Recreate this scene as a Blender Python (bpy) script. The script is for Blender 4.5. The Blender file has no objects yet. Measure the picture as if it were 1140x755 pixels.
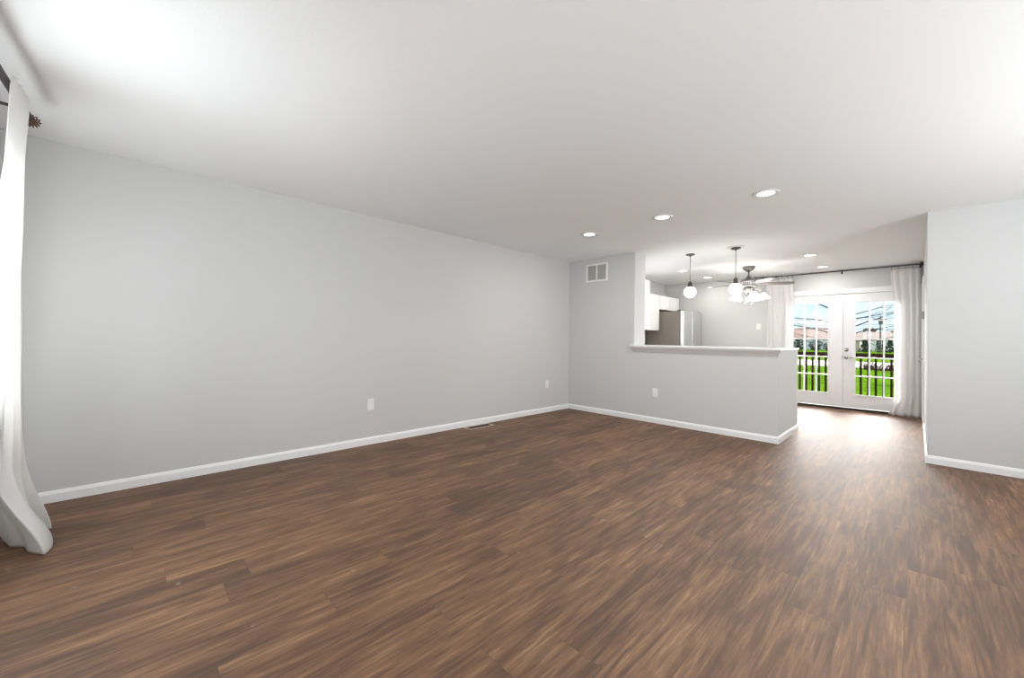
import bpy, bmesh, math, random
from mathutils import Vector, Matrix
random.seed(7)
PI = math.pi
S = bpy.context.scene
C = S.collection

# ------------------------------------------------------------------ camera
CX, CY, CZ = 0.0, 0.0, 1.149
cam_d = bpy.data.cameras.new('camera')
cam = bpy.data.objects.new('camera', cam_d); C.objects.link(cam)
r = Vector((0.69599087, 0.71791297, 0.01405959))
u = Vector((-0.00157685, -0.01805206, 0.99983580))
w = Vector((-0.71804890, 0.69589876, 0.01143202))
M = Matrix((r, u, -w)).transposed().to_4x4(); M.translation = (CX, CY, CZ)
cam.matrix_world = M
cam_d.sensor_width = 36.0
cam_d.lens = 437.47 / 1140 * 36.0
cam_d.shift_y = -(377.5 - 372.0865) / 1140
cam_d.clip_start = 0.02; cam_d.clip_end = 2000
S.camera = cam

# ------------------------------------------------------------------ view, sky, sun, window lamps
S.view_settings.view_transform = 'Standard'
S.view_settings.look = 'None'
S.view_settings.gamma = 1.0
S.view_settings.use_curve_mapping = False
S.view_settings.exposure = 0.27
S.cycles.use_denoising = True
S.cycles.max_bounces = 10
S.cycles.diffuse_bounces = 6
S.cycles.glossy_bounces = 4
S.cycles.transparent_max_bounces = 16
S.cycles.caustics_reflective = False
S.cycles.caustics_refractive = False
S.cycles.sample_clamp_indirect = 6.0

SKY_STRENGTH = 1.0
SUN_STRENGTH = 31.0
SUN_ANGLE = 72
WIN_POWER = (37, 36, 132, 14)
DOWNLIGHT_W = 7
KITCHEN_W = 6

world = bpy.data.worlds.new('overcast_sky'); S.world = world
world.use_nodes = True
nt = world.node_tree; nt.nodes.clear()
tc = nt.nodes.new('ShaderNodeTexCoord')
mp = nt.nodes.new('ShaderNodeMapping'); mp.inputs['Scale'].default_value = (2.0, 2.0, 9.0)
nz = nt.nodes.new('ShaderNodeTexNoise'); nz.inputs['Scale'].default_value = 2.2; nz.inputs['Detail'].default_value = 4
rp = nt.nodes.new('ShaderNodeValToRGB')
rp.color_ramp.elements[0].position = .38; rp.color_ramp.elements[0].color = (0.60, 0.82, 0.98, 1)
rp.color_ramp.elements[1].position = .62; rp.color_ramp.elements[1].color = (0.86, 0.95, 1.0, 1)
bg = nt.nodes.new('ShaderNodeBackground'); bg.inputs['Strength'].default_value = SKY_STRENGTH
wo = nt.nodes.new('ShaderNodeOutputWorld')
L = nt.links.new
L(tc.outputs['Generated'], mp.inputs['Vector']); L(mp.outputs['Vector'], nz.inputs['Vector'])
L(nz.outputs['Fac'], rp.inputs['Fac']); L(rp.outputs['Color'], bg.inputs['Color']); L(bg.outputs['Background'], wo.inputs['Surface'])

def light(name, kind, loc, direction=None, energy=10, **kw):
    d = bpy.data.lights.new(name, kind); d.energy = energy
    for k, v in kw.items(): setattr(d, k, v)
    o = bpy.data.objects.new(name, d); C.objects.link(o); o.location = loc
    if direction is not None:
        o.rotation_euler = Vector(direction).to_track_quat('-Z', 'Y').to_euler()
    return o

# hazy sun beyond the garden, its light comes in through the french doors
light('hazy_sun', 'SUN', (0, 40, 30), (-0.06, -0.95, -0.27), SUN_STRENGTH, angle=math.radians(SUN_ANGLE), color=(1.0, 0.985, 0.96))
# window lamps; all but the first are added fill at made-up windows
DAY = (0.95, 0.98, 1.0)
light('window_daylight', 'AREA', (-2.6, -0.65, 1.33), (0, 1, -0.1), WIN_POWER[0], shape='RECTANGLE', size=1.6, size_y=1.3, color=DAY)
light('window_daylight', 'AREA', (0.95, -0.65, 1.365), (0, 1, 0.8), WIN_POWER[1], shape='RECTANGLE', size=1.7, size_y=1.3, color=DAY)
light('window_daylight', 'AREA', (2.77, 3.0, 1.365), (-1, 0, 1.3), WIN_POWER[2], shape='RECTANGLE', size=2.1, size_y=1.3, color=DAY)
light('window_daylight', 'AREA', (-4.088, 6.475, 1.55), (1, 0, -0.15), WIN_POWER[3], shape='RECTANGLE', size=1.0, size_y=.85, color=DAY)

# ------------------------------------------------------------------ materials
def s2l(c):
    return tuple(((v / 255) / 12.92 if v / 255 <= .04045 else ((v / 255 + .055) / 1.055) ** 2.4) for v in c)

def mat(name, rgb, rough=.5, metal=0., spec=.5, emit=None, estr=0., noise=None, bump=None):
    """rgb in linear; noise=(scale, amount): mottled tint; bump=(scale, strength, distance)"""
    m = bpy.data.materials.new(name); m.use_nodes = True
    n = m.node_tree; b = n.nodes['Principled BSDF']
    b.inputs['Base Color'].default_value = (*rgb, 1)
    b.inputs['Roughness'].default_value = rough; b.inputs['Metallic'].default_value = metal
    b.inputs['Specular IOR Level'].default_value = spec
    if emit:
        b.inputs['Emission Color'].default_value = (*emit, 1); b.inputs['Emission Strength'].default_value = estr
    if noise or bump:
        t = n.nodes.new('ShaderNodeTexCoord')
    if noise:
        z = n.nodes.new('ShaderNodeTexNoise'); z.inputs['Scale'].default_value = noise[0]; z.inputs['Detail'].default_value = 5
        n.links.new(t.outputs['Object'], z.inputs['Vector'])
        x = n.nodes.new('ShaderNodeMix'); x.data_type = 'RGBA'
        a = noise[1]
        x.inputs['A'].default_value = (*[max(0, v * (1 - a)) for v in rgb], 1)
        x.inputs['B'].default_value = (*[min(1, v * (1 + a)) for v in rgb], 1)
        n.links.new(z.outputs['Fac'], x.inputs['Factor']); n.links.new(x.outputs['Result'], b.inputs['Base Color'])
    if bump:
        z = n.nodes.new('ShaderNodeTexNoise'); z.inputs['Scale'].default_value = bump[0]; z.inputs['Detail'].default_value = 3
        n.links.new(t.outputs['Object'], z.inputs['Vector'])
        q = n.nodes.new('ShaderNodeBump'); q.inputs['Strength'].default_value = bump[1]; q.inputs['Distance'].default_value = bump[2]
        n.links.new(z.outputs['Fac'], q.inputs['Height']); n.links.new(q.outputs['Normal'], b.inputs['Normal'])
    return m

WALL = mat('greige_wall_paint', (.602, .604, .598), .75, spec=.25, noise=(1.5, .012), bump=(220, .06, .002))
CEIL = mat('knockdown_ceiling_paint', (.90, .912, .917), .85, spec=.2, bump=(75, .22, .004))
TRIM = mat('white_trim_paint', (.86, .865, .87), .35, noise=(3, .01))
DOORW = mat('white_door_paint', (.85, .855, .87), .35, noise=(3, .01))
LEDGE = mat('white_ledge_paint', (.82, .82, .81), .35, noise=(3, .01))
CABW = mat('white_cabinet_paint', (.86, .86, .855), .35, noise=(3, .01))
PLAS = mat('white_plastic', (.84, .84, .83), .35, noise=(30, .01))
SLOT = mat('dark_slot', (.05, .05, .05), .6, noise=(30, .05))
GRILL = mat('grille_louvre_paint', (.55, .53, .50), .5, noise=(30, .03))
REG = mat('beige_register_metal', (.55, .47, .38), .45, noise=(30, .05))
REGB = mat('brown_register_bar', (.17, .125, .085), .6, noise=(30, .05))  # bars darkened in colour to carry the shade of the openings
REGD = mat('brown_register_slot', (.02, .014, .01), 1., spec=0., noise=(30, .05))  # dark colour painted in for the shade inside the opening
NICK = mat('aged_nickel', (.22, .21, .20), .38, metal=.9, noise=(25, .25))
CORDM = mat('grey_cord', (.28, .27, .26), .5, noise=(40, .1))
BRONZE = mat('dark_bronze', (.10, .09, .085), .4, metal=.7, noise=(25, .2))
RODM = mat('black_iron', (.035, .03, .028), .45, metal=.6, noise=(25, .2))
FINM = mat('brown_wire', (.11, .06, .03), .45, metal=.4, noise=(60, .4))
CHROME = mat('satin_chrome', (.55, .54, .52), .25, metal=1., noise=(25, .05))
BLADE = mat('taupe_fan_blade', (.12, .10, .088), .45, noise=(12, .2))
STEEL = mat('stainless_steel', (.68, .70, .71), .26, metal=.85, noise=(6, .05))
TAUPE = mat('taupe_appliance_side', (.205, .175, .145), .42, noise=(5, .12))
DARKG = mat('dark_gasket', (.03, .028, .026), .6, noise=(20, .1))
SILL = mat('dark_bronze_sill', (.028, .02, .017), .45, metal=.3, noise=(20, .2))
GLOBE = mat('glowing_white_globe_glass', (.95, .95, .93), .2, emit=(1, .985, .96), estr=17, noise=(10, .01))
SHADE = mat('glowing_frosted_shade', (.95, .94, .92), .3, emit=(1, .975, .94), estr=16, noise=(10, .01))
LENS = mat('glowing_lens', (.95, .95, .95), .4, emit=(1, .985, .96), estr=5, noise=(10, .01))
RINGM = mat('satin_trim_ring', (.74, .735, .72), .35, noise=(10, .02))
THERM = mat('grey_plastic', (.34, .34, .345), .45, noise=(20, .05))
RAILM = mat('dark_stained_rail', (.012, .006, .005), .95, spec=.0, noise=(8, .3))
DECKM = mat('weathered_deck_board', (.10, .07, .05), .9, spec=.1, noise=(6, .2))
ROAD = mat('pale_concrete', (.16, .137, .127), .8, noise=(.4, .08))
BRANCH = mat('bare_bark', (.05, .045, .045), .8, noise=(6, .3))
POLE = mat('grey_wood_pole', (.16, .15, .15), .8, noise=(3, .2))
WIRE = mat('black_wire', (.03, .03, .035), .6, noise=(3, .1))
EVERG = mat('dark_evergreen', (.022, .05, .032), .8, noise=(1.5, .6))
SHRUB = mat('dark_shrub', (.035, .05, .03), .8, noise=(2, .6))
DRY = mat('dry_brown_stems', (.12, .055, .04), .8, noise=(3, .5))
ROOFA = mat('rust_roof_shingle', (.40, .23, .18), .8, noise=(1.2, .3))
ROOFB = mat('brown_roof_shingle', (.26, .165, .14), .8, noise=(1.2, .3))
SIDEW = mat('white_siding', (.88, .90, .92), .7, noise=(1, .06))
SIDET = mat('tan_siding', (.62, .52, .45), .7, noise=(1, .1))
PANEB = mat('blue_grey_pane', (.10, .15, .24), .2, noise=(1, .2))
CROWN = mat('bare_twig_crown', (.22, .13, .11), .9, noise=(2, .4))

def glass_mat():
    m = bpy.data.materials.new('clear_pane'); m.use_nodes = True
    n = m.node_tree; n.nodes.clear()
    o = n.nodes.new('ShaderNodeOutputMaterial'); x = n.nodes.new('ShaderNodeMixShader')
    t = n.nodes.new('ShaderNodeBsdfTransparent'); g = n.nodes.new('ShaderNodeBsdfGlossy'); g.inputs['Roughness'].default_value = .02
    t.inputs['Color'].default_value = (.985, .995, .99, 1)
    f = n.nodes.new('ShaderNodeFresnel'); f.inputs['IOR'].default_value = 1.25
    n.links.new(f.outputs['Fac'], x.inputs['Fac']); n.links.new(t.outputs[0], x.inputs[1]); n.links.new(g.outputs[0], x.inputs[2])
    n.links.new(x.outputs[0], o.inputs['Surface'])
    return m
GLASS = glass_mat()

def cloth_mat(name, rgb, trans=.35, weave=260):
    m = bpy.data.materials.new(name); m.use_nodes = True
    n = m.node_tree; n.nodes.clear()
    o = n.nodes.new('ShaderNodeOutputMaterial'); x = n.nodes.new('ShaderNodeMixShader'); x.inputs['Fac'].default_value = trans
    d = n.nodes.new('ShaderNodeBsdfDiffuse'); t = n.nodes.new('ShaderNodeBsdfTranslucent')
    tc = n.nodes.new('ShaderNodeTexCoord')
    mpn = n.nodes.new('ShaderNodeMapping'); mpn.inputs['Scale'].default_value = (1, 1, 6)
    z = n.nodes.new('ShaderNodeTexNoise'); z.inputs['Scale'].default_value = weave * .25; z.inputs['Detail'].default_value = 4
    c = n.nodes.new('ShaderNodeMix'); c.data_type = 'RGBA'
    c.inputs['A'].default_value = (*[v * .94 for v in rgb], 1); c.inputs['B'].default_value = (*[min(1, v * 1.04) for v in rgb], 1)
    b = n.nodes.new('ShaderNodeBump'); b.inputs['Strength'].default_value = .12; b.inputs['Distance'].default_value = .002
    l = n.links.new
    l(tc.outputs['Object'], mpn.inputs['Vector']); l(mpn.outputs['Vector'], z.inputs['Vector']); l(z.outputs['Fac'], c.inputs['Factor'])
    l(c.outputs['Result'], d.inputs['Color']); l(c.outputs['Result'], t.inputs['Color'])
    l(z.outputs['Fac'], b.inputs['Height']); l(b.outputs['Normal'], d.inputs['Normal'])
    l(d.outputs[0], x.inputs[1]); l(t.outputs[0], x.inputs[2]); l(x.outputs[0], o.inputs['Surface'])
    return m
LINEN = cloth_mat('white_linen', (.93, .925, .91), .42)
SHEER = cloth_mat('white_cotton_drape', (.93, .925, .92), .5)

def floor_mat():
    m = bpy.data.materials.new('vinyl_plank_floor'); m.use_nodes = True
    n = m.node_tree; b = n.nodes['Principled BSDF']; l = n.links.new
    def N(t, **k):
        x = n.nodes.new(t)
        for a, v in k.items(): setattr(x, a, v)
        return x
    def math_(op, a, bb=None, cc=None):
        x = N('ShaderNodeMath', operation=op)
        for i, v in enumerate((a, bb, cc)):
            if v is None: continue
            if isinstance(v, (int, float)): x.inputs[i].default_value = v
            else: l(v, x.inputs[i])
        return x.outputs[0]
    tc = N('ShaderNodeTexCoord'); sp = N('ShaderNodeSeparateXYZ'); l(tc.outputs['Object'], sp.inputs[0])
    PW, PL = .183, 1.22
    xr = math_('DIVIDE', math_('ADD', sp.outputs['X'], .4 + PW * 60), PW)
    row = math_('FLOOR', xr); fx = math_('FRACT', xr)
    wn = N('ShaderNodeTexWhiteNoise', noise_dimensions='1D'); l(row, wn.inputs['W'])
    yr = math_('DIVIDE', math_('ADD', sp.outputs['Y'], math_('MULTIPLY_ADD', wn.outputs['Value'], PL * 7.3, 40.)), PL)
    col = math_('FLOOR', yr); fy = math_('FRACT', yr)
    cb = N('ShaderNodeCombineXYZ'); l(row, cb.inputs[0]); l(col, cb.inputs[1])
    w2 = N('ShaderNodeTexWhiteNoise', noise_dimensions='2D'); l(cb.outputs[0], w2.inputs['Vector'])
    s2 = N('ShaderNodeSeparateColor'); l(w2.outputs['Color'], s2.inputs[0])
    # grain coordinates, shifted for every plank
    gx = math_('MULTIPLY_ADD', s2.outputs[0], 37.0, sp.outputs['X'])
    gy = math_('MULTIPLY_ADD', s2.outputs[1], 53.0, sp.outputs['Y'])
    def grain(sx, sy, sc, det, rough=.55, dist=0.):
        cc = N('ShaderNodeCombineXYZ'); l(math_('MULTIPLY', gx, sx), cc.inputs[0]); l(math_('MULTIPLY', gy, sy), cc.inputs[1]); l(math_('MULTIPLY', s2.outputs[2], 9.), cc.inputs[2])
        z = N('ShaderNodeTexNoise'); z.inputs['Scale'].default_value = sc; z.inputs['Detail'].default_value = det
        z.inputs['Roughness'].default_value = rough; z.inputs['Distortion'].default_value = dist
        l(cc.outputs[0], z.inputs['Vector']); return z.outputs['Fac']
    g1 = grain(1., .08, 34, 6, .62, .6)       # broad streaks
    g2 = grain(1., .055, 95, 5, .66, .4)       # fine streaks
    g3 = grain(1., .28, 6, 4, .5, .9)         # cloudy figure
    g4 = grain(1., .02, 330, 3, .6, .2)       # fine pores
    mixv = math_('ADD', math_('ADD', math_('MULTIPLY', g1, .56), math_('MULTIPLY', g2, .34)), math_('MULTIPLY_ADD', g3, .24, -.07))
    tint = math_('MULTIPLY_ADD', s2.outputs[2], .09, -.045)
    v = math_('ADD', math_('MULTIPLY_ADD', mixv, 1.12, -.062), tint)
    rp = N('ShaderNodeValToRGB'); e = rp.color_ramp.elements
    e[0].position = .32; e[0].color = (.066, .034, .019, 1)
    e[1].position = .70; e[1].color = (.36, .21, .11, 1)
    a = e.new(.44); a.color = (.110, .053, .026, 1)
    a = e.new(.52); a.color = (.163, .081, .040, 1)
    a = e.new(.60); a.color = (.225, .117, .058, 1)
    l(v, rp.inputs['Fac'])
    # seams
    dx = math_('MULTIPLY', math_('MINIMUM', fx, math_('SUBTRACT', 1., fx)), PW)
    dy = math_('MULTIPLY', math_('MINIMUM', fy, math_('SUBTRACT', 1., fy)), PL)
    seam = math_('LESS_THAN', math_('MINIMUM', dx, dy), .0011)
    mx = N('ShaderNodeMix', data_type='RGBA'); mx.inputs['B'].default_value = (.05, .03, .022, 1)
    l(math_('MULTIPLY', seam, .55), mx.inputs['Factor']); l(rp.outputs['Color'], mx.inputs['A'])
    # small scuffs
    sc = N('ShaderNodeTexNoise'); sc.inputs['Scale'].default_value = 9; sc.inputs['Detail'].default_value = 6; l(tc.outputs['Object'], sc.inputs['Vector'])
    sr = N('ShaderNodeMapRange'); sr.inputs['From Min'].default_value = .70; sr.inputs['From Max'].default_value = .80; l(sc.outputs['Fac'], sr.inputs['Value'])
    m2 = N('ShaderNodeMix', data_type='RGBA'); m2.inputs['B'].default_value = (.42, .36, .31, 1)
    l(math_('MULTIPLY', sr.outputs[0], .6), m2.inputs['Factor']); l(mx.outputs['Result'], m2.inputs['A'])
    l(m2.outputs['Result'], b.inputs['Base Color'])
    rr = math_('MULTIPLY_ADD', g2, .24, .48); l(rr, b.inputs['Roughness'])
    b.inputs['Specular IOR Level'].default_value = .65
    bp = N('ShaderNodeBump'); bp.inputs['Strength'].default_value = .35; bp.inputs['Distance'].default_value = .0016
    l(math_('SUBTRACT', math_('ADD', math_('MULTIPLY_ADD', g4, .5, g2), math_('MULTIPLY', g1, .5)), math_('MULTIPLY', seam, 1.0)), bp.inputs['Height']); l(bp.outputs['Normal'], b.inputs['Normal'])
    return m
FLOOR = floor_mat()

def lawn_mat():
    m = bpy.data.materials.new('lawn_grass'); m.use_nodes = True
    n = m.node_tree; b = n.nodes['Principled BSDF']; l = n.links.new
    tc = n.nodes.new('ShaderNodeTexCoord')
    z = n.nodes.new('ShaderNodeTexNoise'); z.inputs['Scale'].default_value = 1.1; z.inputs['Detail'].default_value = 8; z.inputs['Roughness'].default_value = .7
    l(tc.outputs['Object'], z.inputs['Vector'])
    rp = n.nodes.new('ShaderNodeValToRGB'); e = rp.color_ramp.elements
    e[0].position = .32; e[0].color = (.024, .060, .003, 1); e[1].position = .72; e[1].color = (.125, .175, .014, 1)
    x = e.new(.52); x.color = (.062, .128, .007, 1)
    l(z.outputs['Fac'], rp.inputs['Fac']); l(rp.outputs['Color'], b.inputs['Base Color'])
    b.inputs['Roughness'].default_value = 1.0; b.inputs['Specular IOR Level'].default_value = 0
    return m
LAWN = lawn_mat()

# ------------------------------------------------------------------ mesh helpers
class MB:
    def __init__(self): self.bm = bmesh.new()
    def box(self, x0, x1, y0, y1, z0, z1, T=None):
        v = [self.bm.verts.new(p) for p in ((x0, y0, z0), (x1, y0, z0), (x1, y1, z0), (x0, y1, z0), (x0, y0, z1), (x1, y0, z1), (x1, y1, z1), (x0, y1, z1))]
        for f in ((3, 2, 1, 0), (4, 5, 6, 7), (0, 1, 5, 4), (1, 2, 6, 5), (2, 3, 7, 6), (3, 0, 4, 7)):
            self.bm.faces.new([v[i] for i in f])
        if T is not None: bmesh.ops.transform(self.bm, matrix=T, verts=v)
        return self
    def prism(self, prof, axis, a, b):
        """closed 2-D profile swept along an axis; prof gives the two other coordinates in x,y,z order"""
        def P(q, t):
            if axis == 'x': return (t, q[0], q[1])
            if axis == 'y': return (q[0], t, q[1])
            return (q[0], q[1], t)
        A = [self.bm.verts.new(P(q, a)) for q in prof]; B = [self.bm.verts.new(P(q, b)) for q in prof]
        n = len(prof)
        for i in range(n): self.bm.faces.new((A[i], A[(i + 1) % n], B[(i + 1) % n], B[i]))
        self.bm.faces.new(A[::-1]); self.bm.faces.new(B)
        return self
    def lathe(self, prof, c=(0, 0, 0), seg=32, T=None, smooth=True):
        rings = []; new = []
        for (rad, z) in prof:
            if rad < 1e-6:
                v = [self.bm.verts.new((c[0], c[1], c[2] + z))]
            else:
                v = [self.bm.verts.new((c[0] + rad * math.cos(2 * PI * i / seg), c[1] + rad * math.sin(2 * PI * i / seg), c[2] + z)) for i in range(seg)]
            rings.append(v); new += v
        for a, b in zip(rings, rings[1:]):
            for i in range(seg):
                j = (i + 1) % seg
                if len(a) == 1 and len(b) == 1: continue
                if len(a) == 1: f = self.bm.faces.new((a[0], b[j], b[i]))
                elif len(b) == 1: f = self.bm.faces.new((a[i], a[j], b[0]))
                else: f = self.bm.faces.new((a[i], a[j], b[j], b[i]))
                f.smooth = smooth
        if T is not None: bmesh.ops.transform(self.bm, matrix=T, verts=new)
        return self
    def tube(self, pts, rad, seg=10):
        pts = [Vector(p) for p in pts]; n = len(pts)
        rads = rad if isinstance(rad, (list, tuple)) else [rad] * n
        prev = None; rings = []
        for i, p in enumerate(pts):
            d = (pts[min(i + 1, n - 1)] - pts[max(i - 1, 0)]).normalized()
            if prev is None: s = d.orthogonal().normalized()
            else:
                s = prev - d * prev.dot(d)
                s = s.normalized() if s.length > 1e-6 else d.orthogonal().normalized()
            prev = s; t = d.cross(s)
            rings.append([self.bm.verts.new(p + (s * math.cos(2 * PI * k / seg) + t * math.sin(2 * PI * k / seg)) * rads[i]) for k in range(seg)])
        for a, b in zip(rings, rings[1:]):
            for k in range(seg):
                f = self.bm.faces.new((a[k], a[(k + 1) % seg], b[(k + 1) % seg], b[k])); f.smooth = True
        self.bm.faces.new(rings[0][::-1]); self.bm.faces.new(rings[-1])
        return self
    def torus(self, c, R, rr, axis='z', seg=20, ps=8):
        pts = []
        for i in range(seg):
            a = 2 * PI * i / seg; row = []
            for k in range(ps):
                b = 2 * PI * k / ps; q = R + rr * math.cos(b); h = rr * math.sin(b)
                x, y = q * math.cos(a), q * math.sin(a)
                p = (x, y, h) if axis == 'z' else ((h, x, y) if axis == 'x' else (x, h, y))
                row.append(self.bm.verts.new((c[0] + p[0], c[1] + p[1], c[2] + p[2])))
            pts.append(row)
        for i in range(seg):
            for k in range(ps):
                f = self.bm.faces.new((pts[i][k], pts[(i + 1) % seg][k], pts[(i + 1) % seg][(k + 1) % ps], pts[i][(k + 1) % ps])); f.smooth = True
        return self
    def grid(self, rows):
        V = [[self.bm.verts.new(p) for p in row] for row in rows]
        for i in range(len(V) - 1):
            for j in range(len(V[0]) - 1):
                f = self.bm.faces.new((V[i][j], V[i][j + 1], V[i + 1][j + 1], V[i + 1][j])); f.smooth = True
        return self
    def build(self, name, m, parent=None, loc=None, bevel=0., solid=0., shift=None):
        if shift is not None: bmesh.ops.translate(self.bm, vec=shift, verts=self.bm.verts)
        bmesh.ops.recalc_face_normals(self.bm, faces=self.bm.faces)
        me = bpy.data.meshes.new(name); self.bm.to_mesh(me); self.bm.free()
        me.materials.append(m)
        o = bpy.data.objects.new(name, me); C.objects.link(o)
        if parent is not None:
            o.parent = parent
            P = parent.matrix_basis if parent.parent is None else parent.parent.matrix_basis @ parent.matrix_basis
            o.matrix_parent_inverse = P.inverted()
        if loc is not None: o.location = loc
        if bevel:
            b = o.modifiers.new('edge', 'BEVEL'); b.width = bevel; b.segments = 2; b.limit_method = 'ANGLE'
        if solid:
            q = o.modifiers.new('cloth', 'SOLIDIFY'); q.thickness = solid; q.offset = 0
        return o

def tag(o, label, cat, group=None, kind=None):
    o['label'] = label; o['category'] = cat
    if group: o['group'] = group
    if kind: o['kind'] = kind
    return o
def thing(name, label, cat, loc=(0, 0, 0), group=None):
    o = bpy.data.objects.new(name, None); C.objects.link(o); o.location = loc; o.empty_display_size = .1
    return tag(o, label, cat, group)
def struct(o):
    o['kind'] = 'structure'; return o
def copy_tree(o, parent=None):
    c = o.copy(); C.objects.link(c)
    if parent is not None: c.parent = parent
    for ch in list(o.children): copy_tree(ch, c)
    return c

# parts built in world coordinates under an empty are placed through the parent inverse, so an empty's
# location only marks its base; repeats are shifted by moving the copied empty.

H = 2.44
XL, YB, YF, XH, YR = -4.069, 5.274, 8.915, 0.067, 5.57     # left wall, back wall, far wall, hall wall, right panel
YW, XE = -.62, 2.75                                         # front wall, east wall
X1, X2 = -2.878, -1.10                                      # end of the full-height stub, end of the half wall

# ------------------------------------------------------------------ room shell
struct(MB().box(XL - .15, XE + .15, YW - .15, YF + .14, -.12, 0).build('floor', FLOOR))
struct(MB().box(XL - .15, XE + .15, YW - .15, YF + .14, H, H + .15).build('ceiling', CEIL))
W4 = (5.93, 7.02, 1.08, 2.02)                               # unseen window added for kitchen fill light, behind the back wall's end
b = MB().box(XL - .15, XL, YW - .15, W4[0], 0, H).box(XL - .15, XL, W4[1], YF + .14, 0, H)
b.box(XL - .15, XL, W4[0], W4[1], 0, W4[2]).box(XL - .15, XL, W4[0], W4[1], W4[3], H)
struct(b.build('wall_left', WALL))
f = MB(); y0, y1, z0, z1 = W4; xa, xb = XL - .11, XL - .03
f.box(xa, xb, y0, y0 + .045, z0, z1).box(xa, xb, y1 - .045, y1, z0, z1).box(xa, xb, y0 + .045, y1 - .045, z0, z0 + .045).box(xa, xb, y0 + .045, y1 - .045, z1 - .045, z1)
o = struct(f.build('window_4', TRIM))
MB().box(XL - .073, XL - .067, y0 + .045, y1 - .045, z0 + .045, z1 - .045).build('glass_pane', GLASS, o)
struct(MB().box(XL, X1, YB, YB + .315, 0, H).build('wall_back', WALL))
b = MB().box(X1, X2, YB, YB + .115, 0, 1.03)
b.box(X2 - .115, X2, YB + .115, YB + 1.05, 0, 1.055)
struct(b.build('wall_peninsula', WALL))
struct(MB().box(XH, XE, YR, YR + .12, 0, H).build('wall_right', WALL))
W3 = (1.9, 4.1, .65, 2.08)  # unseen east window, added to light the left wall and ceiling
b = MB().box(XE, XE + .15, YW - .15, W3[0], 0, H).box(XE, XE + .15, W3[1], YF + .14, 0, H)
b.box(XE, XE + .15, W3[0], W3[1], 0, W3[2]).box(XE, XE + .15, W3[0], W3[1], W3[3], H)
struct(b.build('wall_east', WALL))
# hall wall with the closet door opening
DY0, DY1 = 7.86, 8.62
b = MB().box(XH, XH + .12, YR + .12, DY0, 0, H).box(XH, XH + .12, DY1, YF, 0, H).box(XH, XH + .12, DY0, DY1, 2.03, H)
struct(b.build('wall_hall', WALL))
# far wall with the french door opening
OX0, OX1, OZ = -1.835, -.005, 2.03
b = MB().box(XL, OX0, YF, YF + .14, 0, H).box(OX1, XE, YF, YF + .14, 0, H).box(OX0, OX1, YF, YF + .14, OZ, H)
struct(b.build('wall_far', WALL))
# front wall: window behind the drape, and a second, unseen one added for light
W1 = (-3.45, -1.75, .65, 2.08); W2 = (0.05, 1.85, .65, 2.08)
b = MB()
xs = [XL, W1[0], W1[1], W2[0], W2[1], XE]
for i in range(5):
    if i in (1, 3):
        b.box(xs[i], xs[i + 1], YW - .15, YW, 0, .65).box(xs[i], xs[i + 1], YW - .15, YW, 2.08, H)
    else:
        b.box(xs[i], xs[i + 1], YW - .15, YW, 0, H)
struct(b.build('wall_front', WALL))
for k, W in enumerate((W1, W2)):
    f = MB()
    x0, x1, z0, z1 = W
    f.box(x0, x0 + .05, YW - .11, YW - .03, z0, z1).box(x1 - .05, x1, YW - .11, YW - .03, z0, z1)
    f.box(x0 + .05, x1 - .05, YW - .11, YW - .03, z0, z0 + .05).box(x0 + .05, x1 - .05, YW - .11, YW - .03, z1 - .05, z1)
    xm = (x0 + x1) / 2
    f.box(xm - .02, xm + .02, YW - .10, YW - .04, z0 + .05, z1 - .05)
    o = struct(f.build('window_%d' % (k + 1), TRIM))
    MB().box(x0 + .05, x1 - .05, YW - .073, YW - .067, z0 + .05, z1 - .05).build('glass_pane', GLASS, o)
    MB().box(x0 - .04, x1 + .04, YW - .03, YW + .035, z0 - .025, z0).build('window_sill', TRIM, o)

f = MB(); y0, y1, z0, z1 = W3; xa, xb = XE + .03, XE + .11
f.box(xa, xb, y0, y0 + .05, z0, z1).box(xa, xb, y1 - .05, y1, z0, z1).box(xa, xb, y0 + .05, y1 - .05, z0, z0 + .05).box(xa, xb, y0 + .05, y1 - .05, z1 - .05, z1)
f.box(xa + .01, xb - .01, (y0 + y1) / 2 - .02, (y0 + y1) / 2 + .02, z0 + .05, z1 - .05)
o = struct(f.build('window_3', TRIM))
MB().box(XE + .067, XE + .073, y0 + .05, y1 - .05, z0 + .05, z1 - .05).build('glass_pane', GLASS, o)
MB().box(XE - .035, XE + .03, y0 - .04, y1 + .04, z0 - .025, z0).build('window_sill', TRIM, o)

# baseboards: profile (out, up) with a small sloped top
def base_prof(sign, at):
    t = .0135
    return [(at, 0), (at + sign * t, 0), (at + sign * t, .056), (at + sign * t * .45, .075), (at, .078)]
def baseboard(name, axis, at, sign, a, c_):
    return struct(MB().prism(base_prof(sign, at), axis, a, c_).build(name, TRIM))
baseboard('baseboard_left', 'y', XL, 1, YW, YB)
baseboard('baseboard_back', 'x', YB, -1, XL + .0135, X2 + .0135)
baseboard('baseboard_peninsula', 'y', X2, 1, YB, YB + 1.05)
baseboard('baseboard_right', 'x', YR, -1, XH - .0135, XE)
baseboard('baseboard_hall', 'y', XH, -1, YR, DY0 - .07)
baseboard('baseboard_far', 'x', YF, -1, -3.2, OX0 - .075)
baseboard('baseboard_front', 'x', YW, 1, XL + .0135, XE)

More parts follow.
